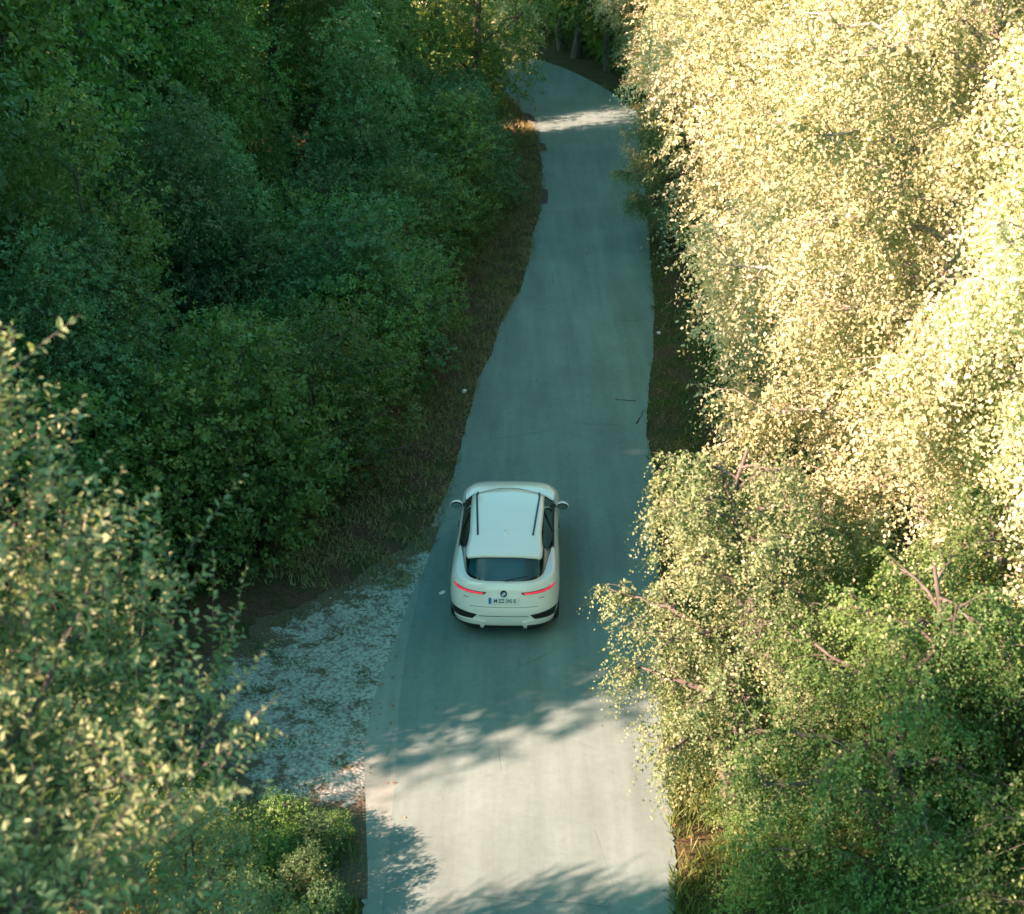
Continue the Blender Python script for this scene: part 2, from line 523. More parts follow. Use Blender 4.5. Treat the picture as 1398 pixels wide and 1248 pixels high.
# gravel opening on the left
GP = np.array([(-2.4, 15.6), (-2.9, 16.0), (-3.7, 17.0), (-4.5, 18.4), (-5.3, 19.6), (-5.6, 20.8), (-4.9, 22.0), (-4.1, 23.1), (-3.2, 24.0), (-2.4, 25.3), (-1.75, 26.6)])
gv = []; gf = []
gq = densify(GP, 90); rj = np.random.default_rng(5)
gq[:, 1] = np.maximum.accumulate(gq[:, 1])
gq[:, 0] += np.interp(np.arange(90), np.arange(0, 92, 4), rj.normal(0, .16, 23)) + rj.normal(0, .07, 90)
lx = np.interp(gq[:, 1], Lp[:700, 1], Lp[:700, 0]) + .06
t = np.linspace(0, 1, 16)
PX = gq[:, 0][:, None] * (1 - t) + lx[:, None] * t
PY = gq[:, 1][:, None] + 0 * t
V = np.stack([PX, PY, gz(PX, PY) * np.ones_like(PX) + .022], -1); V[:, -1, 2] = -.002
i = np.arange(89)[:, None] * 16 + np.arange(15)[None]
GE = np.maximum(.42 * np.exp(-((lx - gq[:, 0])[:, None] * t) / .35) , .42 * np.clip((17.9 - PY) / 1.0, 0, 1))
GE = np.maximum(GE, .42 * np.clip((PY - 25.3) / 1.0, 0, 1)) - .05
gr = link('gravel_layby', mesh_np('gravel_layby', V.reshape(-1, 3), np.stack([i, i + 1, i + 17, i + 16], -1).reshape(-1, 4), M['gravel'], tone=GE.reshape(-1), smooth=True)); gr['kind'] = 'structure'

# flat dark patches laid over the asphalt, reaching in from the left edge of the road
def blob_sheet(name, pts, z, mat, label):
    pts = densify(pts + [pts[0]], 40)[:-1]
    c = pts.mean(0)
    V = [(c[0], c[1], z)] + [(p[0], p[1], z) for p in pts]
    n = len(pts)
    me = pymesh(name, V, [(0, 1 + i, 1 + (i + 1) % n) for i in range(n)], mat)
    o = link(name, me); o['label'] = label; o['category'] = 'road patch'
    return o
blob_sheet('dark_patch', [(1.0, 51.9), (1.5, 52.4), (1.55, 53.6), (1.05, 54.3), (.9, 53)], .0105, M['patch'], 'dark wedge shaped patch on the left road edge halfway up the bend')
blob_sheet('dark_patch', [(.55, 66.6), (1.3, 66.0), (1.35, 66.6), (.9, 68.0), (.5, 68.2)], .0105, M['patch'], 'long dark patch at the far left road edge before the bend')
blob_sheet('dark_patch', [(1.05, 60.4), (1.45, 60.6), (1.5, 61.6), (1.08, 62.0)], .0105, M['patch'], 'small dark patch between the two larger ones on the left road edge')

# ------------------------------------------------------------------ the car
CAR = thing('car', 'white electric SUV with glowing red tail lights driving away along the shaded road', 'car', (-.148, 22.15, .016), -.031)
# local frame: +X right, +Y forward, origin at ground below the rear bumper
LEN = 4.92
def interp(x, xs, ys):
    """smooth (pchip-like) interpolation"""
    return float(np.interp(x, xs, ys))
ZW = [.20, .30, .45, .62, .80, .92, 1.00, 1.05, 1.085]
WW = [.87, .92, .955, .978, .984, .975, .955, .925, .885]
SRz = [.20, .30, .40, .52, .66, .80, .92, 1.02, 1.08, 1.12]
SRv = [.12, .05, .02, .0, .01, .05, .075, .10, .13, .18]
SFz = [.20, .35, .55, .75, .90, 1.0, 1.1]
SFv = [4.78, 4.88, 4.92, 4.90, 4.82, 4.70, 4.5]
def rear_s(t, z, w=None):
    w = w or interp(z, ZW, WW)
    u = min(.9999, abs(t) / w)
    return interp(z, SRz, SRv) + .80 * (1 - (1 - u ** 3.2) ** (1 / 3.2))
def outline(w, sr, sf, er, nr_, ef, nf, n1=22, n2=26, n3=22, wf=None):
    """right half outline, rear centre -> side -> front centre"""
    pts = []
    for i in range(n1):
        a = (i / n1) * math.pi / 2
        t = w * (math.sin(a) ** (2 / nr_)); s = sr + er * (1 - math.cos(a) ** (2 / nr_))
        pts.append((t, s))
    a0, a1 = sr + er, sf - ef
    for i in range(n2):
        s = a0 + (a1 - a0) * i / n2
        pts.append((w, s))
    for i in range(n3 + 1):
        a = math.pi / 2 * (1 - i / n3)
        t = w * (math.sin(a) ** (2 / nf)); s = sf - ef * (1 - math.cos(a) ** (2 / nf))
        pts.append((t, s))
    # waist: hips at the rear wheel, slightly narrower doors and nose
    out = []
    for t, s in pts:
        k = 1 - .022 * max(0, min(1, (s - 1.5) / .8)) * (1 - max(0, min(1, (s - 3.2) / .6))) - .03 * max(0, (s - 3.6)) / 1.3
        out.append((t * k, s))
    return out
def hoodz(s):      # shoulder height along the car
    return interp(s, [0, .3, 1.0, 2.0, 3.2, 3.9, 4.4, 4.75, 4.92], [1.10, 1.11, 1.10, 1.07, 1.06, 1.055, 1.02, .94, .84])
rows = []
ZR = [.20, .26, .33, .40, .48, .56, .64, .72, .80, .86, .92, .97, 1.01, 1.045, 1.07, 1.085]
def arch(s, z):
    for c in (.96, 3.95):
        d = abs(s - c)
        if d < .41: return max(z, .36 + math.sqrt(.41 ** 2 - d * d) * .95)
    return z
for z in ZR:
    w = interp(z, ZW, WW)
    o = outline(w, interp(z, SRz, SRv), interp(z, SFz, SFv), .80, 3.2, .90, 3.0)
    row = []
    for t, s in o:
        zz = z
        sc_ = hoodz(s) / 1.09
        if z > .6: zz = .6 + (z - .6) * ((hoodz(s) - .6) / (1.085 - .6))
        if z < .8 and t > .75:
            top = arch(s, -1)
            if top > 0: zz = top + (z - .2) / (.8 - .2) * (.8 - top) if top < .8 else max(z, top)
        if s < .8 and t < .85: zz = max(zz, .27 + 0 * t)
        row.append((t, s, zz))
    rows.append(row)
# shoulder and bonnet rows inwards to the base of the greenhouse
def taper(s, k):      # the glasshouse narrows towards the tail at its base
    q = max(0, min(1, (s - .55) / 1.5)); q = q * q * (3 - 2 * q)
    return 1 - .17 * (1 - q) * (1 - k)
GB = [(t * taper(s, 0), s) for t, s in outline(.875, .20, 3.88, 1.0, 4.0, .62, 2.4)]
top0 = rows[-1]
for k in (.25, .5, .75, 1.0):
    row = []
    for (t, s, z), (gt, gs) in zip(top0, GB):
        ss = s + (gs - s) * k; tt = t + (gt - t) * k
        gzz = 1.115 if gs < 3.4 else 1.09 - .0 * gs
        zz = z + (gzz - z) * (1 - (1 - k) ** 1.7)
        row.append((tt, ss, zz))
    rows.append(row)
def mirror_net(rows):
    V = []; F = []
    n = len(rows[0])
    for row in rows:
        V += [(t, s, z) for t, s, z in row]
        V += [(-t, s, z) for t, s, z in reversed(row[1:-1])]
    m = 2 * n - 2
    for r in range(len(rows) - 1):
        for c in range(m):
            c2 = (c + 1) % m
            F.append((r * m + c, r * m + c2, (r + 1) * m + c2, (r + 1) * m + c))
    return V, F, m
V, F, m_ = mirror_net(rows)
V.append((0, 2.4, .2)); ci = len(V) - 1
F += [(ci, (c + 1) % m_, c) for c in range(m_)]
body = link('body', pymesh('body', V, F, M['paint'], True), CAR)

# greenhouse: dark glass drum, rows from belt to roof edge
def gh_row(k):
    w = .875 + (.675 - .875) * (k ** .9)
    sr = .20 + (.50 - .20) * k ** 1.1
    sf = 3.88 + (2.90 - 3.88) * k
    z = 1.10 + (1.57 - 1.10) * k
    o = outline(w, sr, sf, 1.0 - .6 * k, 4.0 - k, .62 - .3 * k, 2.4 + .3 * k)
    r = []
    for t, s in o:
        # the roof edge arches: highest over the front seats
        arch_ = 1 - ((s - 2.2) / 2.2) ** 2 * .10
        r.append((t * taper(s, k), s, 1.10 + (z - 1.10) * arch_))
    return r
grow = [gh_row(k) for k in (0, .1, .25, .4, .55, .7, .85, 1.0)]
V, F, m2 = mirror_net(grow)
ghm = pymesh('greenhouse', V, F, M['glass'], True)
link('window_band', ghm, CAR)
# inner cabin top so that nothing is hollow is given by the roof shell
# roof: crowned panel, overhanging the rear glass as a spoiler
def roof_half(s):
    return interp(s, [.28, .36, .6, .85, 1.2, 2.0, 2.64, 2.88, 2.97], [.63, .665, .675, .655, .645, .675, .68, .65, .60])
def roof_z(s, u):
    c = interp(s, [.28, .5, 1.0, 1.6, 2.2, 2.64, 2.88, 2.97], [1.575, 1.605, 1.645, 1.665, 1.668, 1.65, 1.615, 1.59])
    return c - .055 * abs(u) ** 2.4
ns, nu = 34, 21
V = []; F = []
ss = [.28 + (2.97 - .28) * (i / (ns - 1)) for i in range(ns)]
for s in ss:
    w = roof_half(s)
    for j in range(nu):
        u = -1 + 2 * j / (nu - 1)
        s2 = s
        if s < .5: s2 = s + .05 * abs(u) ** 2 * (1 - (s - .28) / .22)
        if s > 2.6: s2 = s - .14 * abs(u) ** 2 * ((s - 2.6) / .32)
        V.append((u * w, s2, roof_z(s, u)))
    # skirt
for i in range(ns - 1):
    for j in range(nu - 1):
        a = i * nu + j
        F.append((a, a + 1, a + nu + 1, a + nu))
n0 = len(V)
per_ = [(0, j) for j in range(nu)] + [(i, nu - 1) for i in range(1, ns)] + [(ns - 1, j) for j in range(nu - 2, -1, -1)] + [(i, 0) for i in range(ns - 2, 0, -1)]
for (i, j) in per_:
    v = V[i * nu + j]
    V.append((v[0] * .995, v[1] + (.03 if i == 0 else 0), v[2] - .05))
L_ = len(per_)
for q in range(L_):
    a = per_[q][0] * nu + per_[q][1]; q2 = (q + 1) % L_; b = per_[q2][0] * nu + per_[q2][1]
    F.append((b, a, n0 + q, n0 + q2))
roof = link('roof', pymesh('roof', V, F, M['paint'], True), CAR)
# white side of the roof (cant rail between roof panel and side glass) reaches down a little
def strip_mesh(name, A, B, mat, parent, thick=.012, smooth=True):
    """band between two 3-D polylines, given a small thickness"""
    A = np.array(A); B = np.array(B)
    d = nrm(np.cross(np.gradient(A, axis=0), B - A))
    c = np.array([0, 2.4, .7])
    sgn = np.sign(((A - c) * d).sum(1, keepdims=True)); d = d * sgn
    n = len(A)
    V = np.vstack([A, B, A + d * thick, B + d * thick])
    F = []
    for i in range(n - 1):
        F += [(2 * n + i, 2 * n + i + 1, 3 * n + i + 1, 3 * n + i), (i, i + 1, 2 * n + i + 1, 2 * n + i), (n + i, 3 * n + i, 3 * n + i + 1, n + i + 1), (i, n + i, n + i + 1, i + 1)]
    F += [(0, 2 * n, 3 * n, n), (n - 1, 2 * n - 1, 4 * n - 1, 3 * n - 1)]
    return link(name, pymesh(name, V, F, mat, False), parent)
# roof rails (dark strips narrowing towards the back)
for sg in (-1, 1):
    A = []; B = []
    for i in range(24):
        k = i / 23
        s = .98 + (2.72 - .98) * k
        t = .49 + (.60 - .49) * k - (.02 if k > .93 else 0)
        for off, lst in ((-.016, A), (.016, B)):
            u = (t + off) / roof_half(s)
            lst.append((sg * (t + off), s, roof_z(s, u) + .002))
    strip_mesh('roof_rail', A, B, M['black'], CAR, .022)
# shark fin
fin = pymesh('roof_antenna', [(-.035, .90, 1.625), (.035, .90, 1.625), (.02, 1.14, 1.645), (-.02, 1.14, 1.645), (-.01, .93, 1.715), (.01, .93, 1.715), (0, 1.06, 1.68)],
             [(0, 1, 5, 4), (1, 2, 6, 5), (2, 3, 6), (3, 0, 4, 6), (4, 5, 6)], M['paint'])
link('roof_antenna', fin, CAR)

# rear window: pane with the blue of reflected sky in its colour, set proud of the dark band
def gh_point(t, z):
    k = (z - 1.10) / .5
    k = max(0, min(1, k))
    w = .875 + (.675 - .875) * (k ** .9)
    sr = .20 + (.50 - .20) * k ** 1.1
    er = 1.0 - .6 * k; nn_ = 4.0 - k
    u = min(.999, abs(t) / taper(.4, k) / w)
    s = sr + er * (1 - (1 - u ** nn_) ** (1 / nn_))
    return s
nx, nz = 25, 9
V = []; F = []
for j in range(nz):
    kz = j / (nz - 1)
    for i in range(nx):
        u = -1 + 2 * i / (nx - 1)
        hw = .635 - .055 * kz
        zb = 1.125 + .045 * abs(u) ** 2.2; zt = 1.50
        z = zb + (zt - zb) * kz
        t = u * hw
        V.append((t, gh_point(t, z) - .012, z))
for j in range(nz - 1):
    for i in range(nx - 1):
        a = j * nx + i; F.append((a, a + 1, a + nx + 1, a + nx))
link('rear_window', pymesh('rear_window', V, F, M['rear_glass'], True), CAR)

T = Tubes(); T.add([(.02, .165, 1.14), (.16, gh_point(.16, 1.16) - .03, 1.16), (.42, gh_point(.42, 1.185) - .03, 1.19)], [.012, .010, .006], 6)
link('rear_wiper', T.mesh('rear_wiper', M['black']), CAR)

def rear_panel(name, poly, mat, off=.012, depth=.02, sub=6, label=None, parent=None):
    """solid panel following the rear surface; poly = (t,z) outline"""
    pts = []
    n = len(poly)
    for i in range(n):
        a, b = poly[i], poly[(i + 1) % n]
        for k in range(sub):
            f = k / sub
            pts.append((a[0] + (b[0] - a[0]) * f, a[1] + (b[1] - a[1]) * f))
    m = len(pts)
    F = [tuple(range(m))]
    V = [(t, rear_s(t, z) - off, z) for t, z in pts] + [(t, rear_s(t, z) + depth, z) for t, z in pts]
    F += [(i, m + i, m + (i + 1) % m, (i + 1) % m) for i in range(m)]
    me = pymesh(name, V, F, mat)
    import bmesh
    bm = bmesh.new(); bm.from_mesh(me)
    bmesh.ops.triangulate(bm, faces=[f for f in bm.faces if len(f.verts) > 4])
    bmesh.ops.recalc_face_normals(bm, faces=bm.faces)
    bm.to_mesh(me); bm.free()
    o = link(name, me, parent or CAR)
    if label: o['label'] = label
    return o

def rear_band(name, top, bot, mat, off=.012, parent=None, n=26):
    """band between an upper and a lower (t,z) polyline, gridded so it hugs the surface"""
    def rs(pl, k):
        pl = np.array(pl); d = np.r_[0, np.cumsum(np.linalg.norm(np.diff(pl, axis=0), axis=1))]
        return np.array([np.interp(k * d[-1], d, pl[:, 0]), np.interp(k * d[-1], d, pl[:, 1])])
    V = []; F = []; R_ = 4
    for r in range(R_):
        for i in range(n):
            k = i / (n - 1)
            p = rs(top, k) * (1 - r / (R_ - 1)) + rs(bot, k) * (r / (R_ - 1))
            V.append((p[0], rear_s(p[0], p[1]) - off, p[1]))
    for r in range(R_ - 1):
        for i in range(n - 1):
            a = r * n + i; F.append((a, a + 1, a + n + 1, a + n))
    # rim back into the body
    b0 = len(V)
    ring = [i for i in range(n)] + [r * n + n - 1 for r in range(1, R_)] + [(R_ - 1) * n + i for i in range(n - 2, -1, -1)] + [r * n for r in range(R_ - 2, 0, -1)]
    for i in ring: V.append((V[i][0], V[i][1] + off + .02, V[i][2]))
    m = len(ring)
    F += [(ring[i], b0 + i, b0 + (i + 1) % m, ring[(i + 1) % m]) for i in range(m)]
    return link(name, pymesh(name, V, F, mat, False), parent or CAR)

for sg in (-1, 1):
    f = lambda pl: [(sg * t, z) for t, z in pl]
    hs = rear_band('tail_light_housing', f([(.30, .955), (.55, .972), (.80, 1.00), (.895, 1.05)]), f([(.345, .915), (.58, .925), (.83, .950), (.905, .98)]), M['black'], .010)
    rear_band('tail_light', f([(.35, .948), (.57, .964), (.80, .990), (.875, 1.02)]), f([(.37, .920), (.58, .932), (.81, .955), (.89, .975)]), M['tail'], .017)
    # black bumper vents
    rear_band('bumper_vent', f([(.47, .545), (.70, .575), (.925, .60)]), f([(.55, .455), (.73, .445), (.90, .43)]), M['black'], .010)
    # dark notch under the lower corner
    rear_band('lower_notch', f([(.40, .345), (.60, .345), (.84, .34)]), f([(.40, .19), (.60, .19), (.80, .20)]), M['black'], .022)
    # white lower corner blade between vent and notch
    rear_band('bumper_blade', f([(.45, .44), (.66, .43), (.88, .41)]), f([(.33, .335), (.60, .335), (.84, .325)]), M['paint'], .03)
    rear_band('bumper_fin', f([(.32, .40), (.42, .415)]), f([(.36, .24), (.41, .24)]), M['paint'], .028, n=5)
    rear_band('bumper_fin', f([(.79, .35), (.88, .36)]), f([(.80, .235), (.825, .235)]), M['paint'], .026, n=5)
    rear_band('model_badge', f([(.62, .845), (.71, .85)]), f([(.62, .833), (.71, .838)]), M['seam'], .004, n=5)
rear_band('diffuser', [(-.34, .30), (.34, .30)], [(-.34, .235), (.34, .235)], M['black'], .004)
rear_band('spoiler_shadow_trim', [(-.60, 1.56), (.60, 1.56)], [(-.60, 1.545), (.60, 1.545)], M['black'], -.32) if False else None
rear_band('tailgate_gap', [(-.60, .70), (0, .695), (.60, .70)], [(-.60, .694), (0, .689), (.60, .694)], M['seam'], .003)
rear_band('bumper_step', [(-.42, .525), (.42, .525)], [(-.44, .515), (.44, .515)], M['seam'], .003)
# number plate in a shallow field
PS = rear_s(.26, .80) - .035
def flat_box(name, t0, t1, z0, z1, s0, s1, mat, parent=None):
    V = [(t0, s0, z0), (t1, s0, z0), (t1, s0, z1), (t0, s0, z1), (t0, s1, z0), (t1, s1, z0), (t1, s1, z1), (t0, s1, z1)]
    F = [(0, 1, 2, 3), (5, 4, 7, 6), (1, 5, 6, 2), (4, 0, 3, 7), (3, 2, 6, 7), (4, 5, 1, 0)]
    return link(name, pymesh(name, V, F, mat), parent or CAR)
pl = flat_box('number_plate', -.26, .26, .765, .875, PS, PS + .05, M['plate'])
flat_box('plate_band', -.262, -.215, .764, .876, PS - .002, PS + .02, M['plate_blue'], pl)
def text(name, body_, size, loc, mat, parent, wscale=1):
    cu = bpy.data.curves.new(name, 'FONT')
    cu.body = body_; cu.size = size; cu.align_x = 'CENTER'; cu.align_y = 'CENTER'; cu.extrude = .001; cu.offset = .0012
    tmp = bpy.data.objects.new('tmp', cu)
    me = bpy.data.meshes.new_from_object(tmp)
    bpy.data.objects.remove(tmp)
    me.materials.clear(); me.materials.append(mat)
    o = link(name, me, parent, loc)
    o.rotation_euler = (math.pi / 2, 0, 0)
    o.scale = (wscale, 1, 1)
    return o
text('lettering', 'M ZZ 395 E', .098, (.022, PS - .0025, .82), M['lettering'], pl, .80)
# round badge
def disc(name, cx, cz, r, s, mat, parent, a0=0, a1=2 * math.pi, r_in=0, th=.006):
    n = 24
    V = []; F = []
    for i in range(n + 1):
        a = a0 + (a1 - a0) * i / n
        for rr in (r_in, r):
            V.append((cx + rr * math.cos(a), s, cz + rr * math.sin(a)))
            V.append((cx + rr * math.cos(a), s + th, cz + rr * math.sin(a)))
    for i in range(n):
        b = i * 4; F += [(b, b + 2, b + 6, b + 4), (b + 2, b + 3, b + 7, b + 6), (b + 1, b, b + 4, b + 5)]
    return link(name, pymesh(name, V, F, mat), parent)
BS = rear_s(0, .93) - .016
bd = disc('badge', 0, .935, .060, BS, M['black'], CAR, th=.03)
for q in range(4):
    disc('badge_quarter', 0, .935, .036, BS - .004, M['plate'] if q % 2 == 0 else M['badge_blue'], bd, q * math.pi / 2, (q + 1) * math.pi / 2)

# side window trim, pillars: white paint over the drum edges is the belt; door glass split by a black pillar
def side_pt(sg, s, k):
    w = (.875 + (.675 - .875) * (k ** .9)) * (1 - .022)
    z = 1.10 + .5 * k * (1 - ((s - 2.2) / 2.2) ** 2 * .10)
    return (sg * w, s, z)
for sg in (-1, 1):
    A = [side_pt(sg, s, 0.0) for s in np.linspace(1.5, 3.3, 20)]
    B = [side_pt(sg, s, 0.07) for s in np.linspace(1.5, 3.3, 20)]
    strip_mesh('window_trim', A, B, M['black'], CAR, .016)
    for s0 in (2.05,):
        A = [side_pt(sg, s0, k) for k in np.linspace(.05, .95, 6)]
        B = [side_pt(sg, s0 + .07, k) for k in np.linspace(.05, .95, 6)]
        strip_mesh('door_pillar', A, B, M['black'], CAR, .012)
# windscreen pillars painted white
for sg in (-1, 1):
    A = []; B = []
    for k in np.linspace(0.02, .9, 10):
        w = (.875 + (.675 - .875) * (k ** .9)) * .985
        sf = 3.88 + (2.90 - 3.88) * k
        ef = .62 - .3 * k
        nf = 2.4 + .3 * k
        for a, lst in ((math.radians(62), A), (math.radians(80), B)):
            t = w * (math.sin(a) ** (2 / nf)); s = sf - ef * (1 - math.cos(a) ** (2 / nf))
            z = 1.10 + .5 * k * (1 - ((s - 2.2) / 2.2) ** 2 * .10)
            lst.append((sg * t, s, z))
    strip_mesh('windscreen_pillar', A, B, M['paint'], CAR, .008)
# door handles
for sg in (-1, 1):
    for s in (1.55, 2.65):
        wv = .984 * (1 - .022) * .995
        x0, x1 = sg * (wv - .03), sg * (wv + .008)
        flat_box('door_handle', min(x0, x1), max(x0, x1), .90, .93, s, s + .2, M['black'])

for sg in (-1, 1):
    for s0 in (1.35, 2.30, 3.30):
        k0 = 1 - .022 * max(0, min(1, (s0 - 1.5) / .8)) * (1 - max(0, min(1, (s0 - 3.2) / .6)))
        A = [(sg * (interp(z, ZW, WW) * k0 + .001), s0, z) for z in np.linspace(.45, 1.06, 9)]
        B = [(sg * (interp(z, ZW, WW) * k0 + .001), s0 + .012, z) for z in np.linspace(.45, 1.06, 9)]
        strip_mesh('door_gap', A, B, M['seam'], CAR, .002)
# door mirrors
import bmesh
def ellipsoid(name, c, r, mat, parent, seg=16, rings=10, pw=1.0, cut=None):
    bm = bmesh.new()
    bmesh.ops.create_uvsphere(bm, u_segments=seg, v_segments=rings, radius=1)
    for v in bm.verts:
        x, y, z = v.co
        if cut is not None and y < cut: y = cut
        v.co = (c[0] + x * r[0], c[1] + y * r[1], c[2] + z * r[2])
    me = bpy.data.meshes.new(name); bm.to_mesh(me); bm.free()
    me.materials.append(mat)
    for p in me.polygons: p.use_smooth = True
    return link(name, me, parent)
for sg in (-1, 1):
    mh = ellipsoid('door_mirror', (sg * 1.02, 3.18, 1.12), (.125, .11, .085), M['paint'], CAR, cut=-.35)
    ellipsoid('mirror_surround', (sg * 1.02, 3.155, 1.12), (.118, .04, .078), M['black'], mh)
    V = [(sg * (1.02 + .095 * math.cos(a)), 3.112, 1.12 + .06 * math.sin(a)) for a in np.linspace(0, 2 * math.pi, 16, endpoint=False)]
    link('mirror_glass', pymesh('mirror_glass', V, [tuple(range(16))] if sg > 0 else [tuple(reversed(range(16)))], M['mirror_glass']), mh)
    T = Tubes(); T.add([(sg * .76, 3.24, 1.13), (sg * .86, 3.21, 1.115), (sg * .96, 3.18, 1.10)], [.04, .032, .03], 8)
    link('mirror_arm', T.mesh('mirror_arm', M['black']), mh)

# wheels
def wheel(sg, s):
    bm = bmesh.new()
    prof = [(.20, -.11), (.33, -.125), (.375, -.09), (.38, 0), (.375, .09), (.33, .125), (.20, .11)]
    n = 32; V = []; F = []
    for i in range(n):
        a = 2 * math.pi * i / n
        for r, x in prof: V.append((x, r * math.cos(a), r * math.sin(a)))
    p = len(prof)
    for i in range(n):
        for j in range(p - 1):
            F.append((i * p + j, i * p + j + 1, ((i + 1) % n) * p + j + 1, ((i + 1) % n) * p + j))
    w = link('wheel', None, CAR, (sg * .845, s, .38))
    link('tyre', pymesh('tyre', V, F, M['rubber'], True), w)
    V = [(sg * .10, 0, 0)]; F = []
    for i in range(n):
        a = 2 * math.pi * i / n
        rr = .27
        V.append((sg * (.118 if i % 4 < 2 else .09), rr * math.cos(a), rr * math.sin(a)))
    F = [(0, 1 + i, 1 + (i + 1) % n) for i in range(n)]
    link('rim', pymesh('rim', V, F, M['alloy']), w)
    bm.free()
for sg in (-1, 1):
    for s in (.96, 3.95): wheel(sg, s)
ub = flat_box('underbody', -.80, .80, .22, .50, .5, 4.5, M['black'])
# interior seen through nothing: front fascia lamps
def front_s(t, z):
    w = interp(z, ZW, WW) * .97
    u = min(.999, abs(t) / w)
    return interp(z, SFz, SFv) - .90 * (1 - (1 - u ** 3.0) ** (1 / 3.0))
for sg in (-1, 1):
    A = [(sg * t, front_s(t, .72) + .006, .72) for t in np.linspace(.42, .84, 8)]
    B = [(sg * t, front_s(t, .66) + .006, .66) for t in np.linspace(.42, .82, 8)]
    strip_mesh('headlight', A, B, M['rear_glass'], CAR, .01)

# ------------------------------------------------------------------ vegetation prototypes (meshes shared between trees)
def rs(seed): return np.random.default_rng(seed)
FOREST = []
for i in range(4):
    r = rs(100 + i)
    H = [13.5, 14.5, 12.5, 15][i]
    lb = tree_lobes(r, H, [3.2, 3.6, 3.0, 3.4][i], 2.6, 30, .95, 1.5, .9)
    FOREST.append((crown_mesh('forest_crown', r, lb, 4.5, .55, 8, .20, .12, M['leaf_forest'] if i != 2 else M['leaf_blue'], up=.1, droop=.3),
                   trunk_mesh('forest_trunk', r, H, .22, lb, M['bark'], 2), H))
BUSH = []
for i in range(5):
    r = rs(200 + i)
    H = [3.6, 4.4, 3.2, 4.0, 4.8][i]
    lb = tree_lobes(r, H * .86, 1.7, .45, 15, .7, 1.05, 1.0)
    mt = [M['leaf_bush'], M['leaf_blue'], M['leaf_bush'], M['leaf_low'], M['leaf_bush']][i]
    sz = [(.105, .06), (.12, .085), (.13, .065), (.10, .07), (.13, .08)][i]
    BUSH.append((crown_mesh('shrub_foliage', r, lb, 14.5, .36, 8, sz[0], sz[1], mt, up=.25, droop=.2),
                 trunk_mesh('shrub_stems', r, H * .8, .06, lb, M['bark'], 1), H))
LIT = []     # pale trees on the sunny side
for i in range(3):
    r = rs(300 + i)
    H = [11, 9, 12][i]
    lb = tree_lobes(r, H, [3.0, 2.6, 3.3][i], 1.6, 30, .85, 1.35, .95)
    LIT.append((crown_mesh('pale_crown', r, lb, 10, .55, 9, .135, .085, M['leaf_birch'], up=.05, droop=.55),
                trunk_mesh('pale_trunk', r, H, .17, lb, M['bark_pale'], 1), H))

def put(name, label, cat, proto, x, y, sc, rz, group=None, part='crown', stem='trunk', z=None, tilt=None):
    zz = float(gz(x, y)) if z is None else z
    t = thing(name, label, cat, (x, y, zz), rz, sc, group)
    if tilt: t.rotation_euler = (tilt[0], tilt[1], rz)
    link(part, proto[0], t)
    link(stem, proto[1], t)
    return t

# --- left wood: tall trees, the sun behind them
rl = random.Random(21)
def gap(x, y):     # the clearing west of the lay-by through which the sun reaches the road
    d = y - .488 * x
    return 12.2 < d < 22.1 or abs(d - 65.8) < 3.7
def where(y):
    return ('by the gravel lay-by' if y < 25 else 'beside the white car' if y < 31 else 'just ahead of the car' if y < 38 else
            'before the road bends' if y < 48 else 'beside the dark patches' if y < 60 else 'near the far bend' if y < 76 else 'beyond the far bend')
LOOK_F = ['broad crowned dark green', 'full rounded deep green', 'narrow bluish green', 'tallest spreading green']
LOOK_B = ['small leaved dense green', 'bluish green leafy', 'narrow leaved green', 'bright fresh green', 'tall large leaved green']
LOOK_L = ['rounded pale cream green', 'slim pale cream green', 'tall pale cream green']
for xi in range(9):
    for yi in range(31):
        x = -13.0 - xi * 3.5 + rl.uniform(-1.1, 1.1)
        y = -14 + yi * 3.5 + rl.uniform(-1.1, 1.1)
        if y > 84 + x * .3: continue
        if gap(x, y) or (y - .488 * x) < (6 if x < -15.5 else 13): continue
        if xi > 3 and y > 74: continue
        if xi > 5 and y > 45: continue
        p = rl.randrange(4)
        s = rl.uniform(1.0, 1.22) * (1.28 if y - .488 * x < 8.3 else 1)
        vis = -x < .36 * y + 3
        if vis:
            lab = LOOK_F[p] + ' tree in the left wood ' + where(y); gr_ = 'tall trees of the shaded wood on the left'
        else:
            lab = 'tall broadleaved tree at the outer edge of the wood left of the road'; gr_ = 'tall trees just left of the picture'
        put('forest_tree', lab, 'tree', FOREST[p], x, y, s, rl.uniform(0, 6.28), gr_)
put('forest_tree', 'tall shade tree added just outside the picture left of the gravel lay-by', 'tree', FOREST[1], -12.2, 17.0, 1.0, 1.2, 'tall trees just left of the picture')  # unseen trees added so their shadow closes the sunlit band on the road
put('forest_tree', 'tall shade tree added just outside the picture left of the gravel lay-by', 'tree', FOREST[0], -16.0, 15.2, 1.1, 2.2, 'tall trees just left of the picture')
put('forest_tree', 'tall shade tree added just outside the picture left of the gravel lay-by', 'tree', FOREST[2], -9.6, 18.0, .78, 5.2, 'tall trees just left of the picture')
put('forest_tree', 'tall shade tree added well outside the picture at the lower left', 'tree', FOREST[1], -17.5, 2.6, 1.05, .2, 'tall trees beyond the lower left')  # unseen trees added to shade the near left foliage
put('forest_tree', 'tall shade tree added well outside the picture at the lower left', 'tree', FOREST[3], -21.5, 1.0, 1.1, 3.2, 'tall trees beyond the lower left')
put('forest_tree', 'tall shade tree added well outside the picture at the lower left', 'tree', FOREST[0], -14.5, 5.4, .9, 4.2, 'tall trees beyond the lower left')
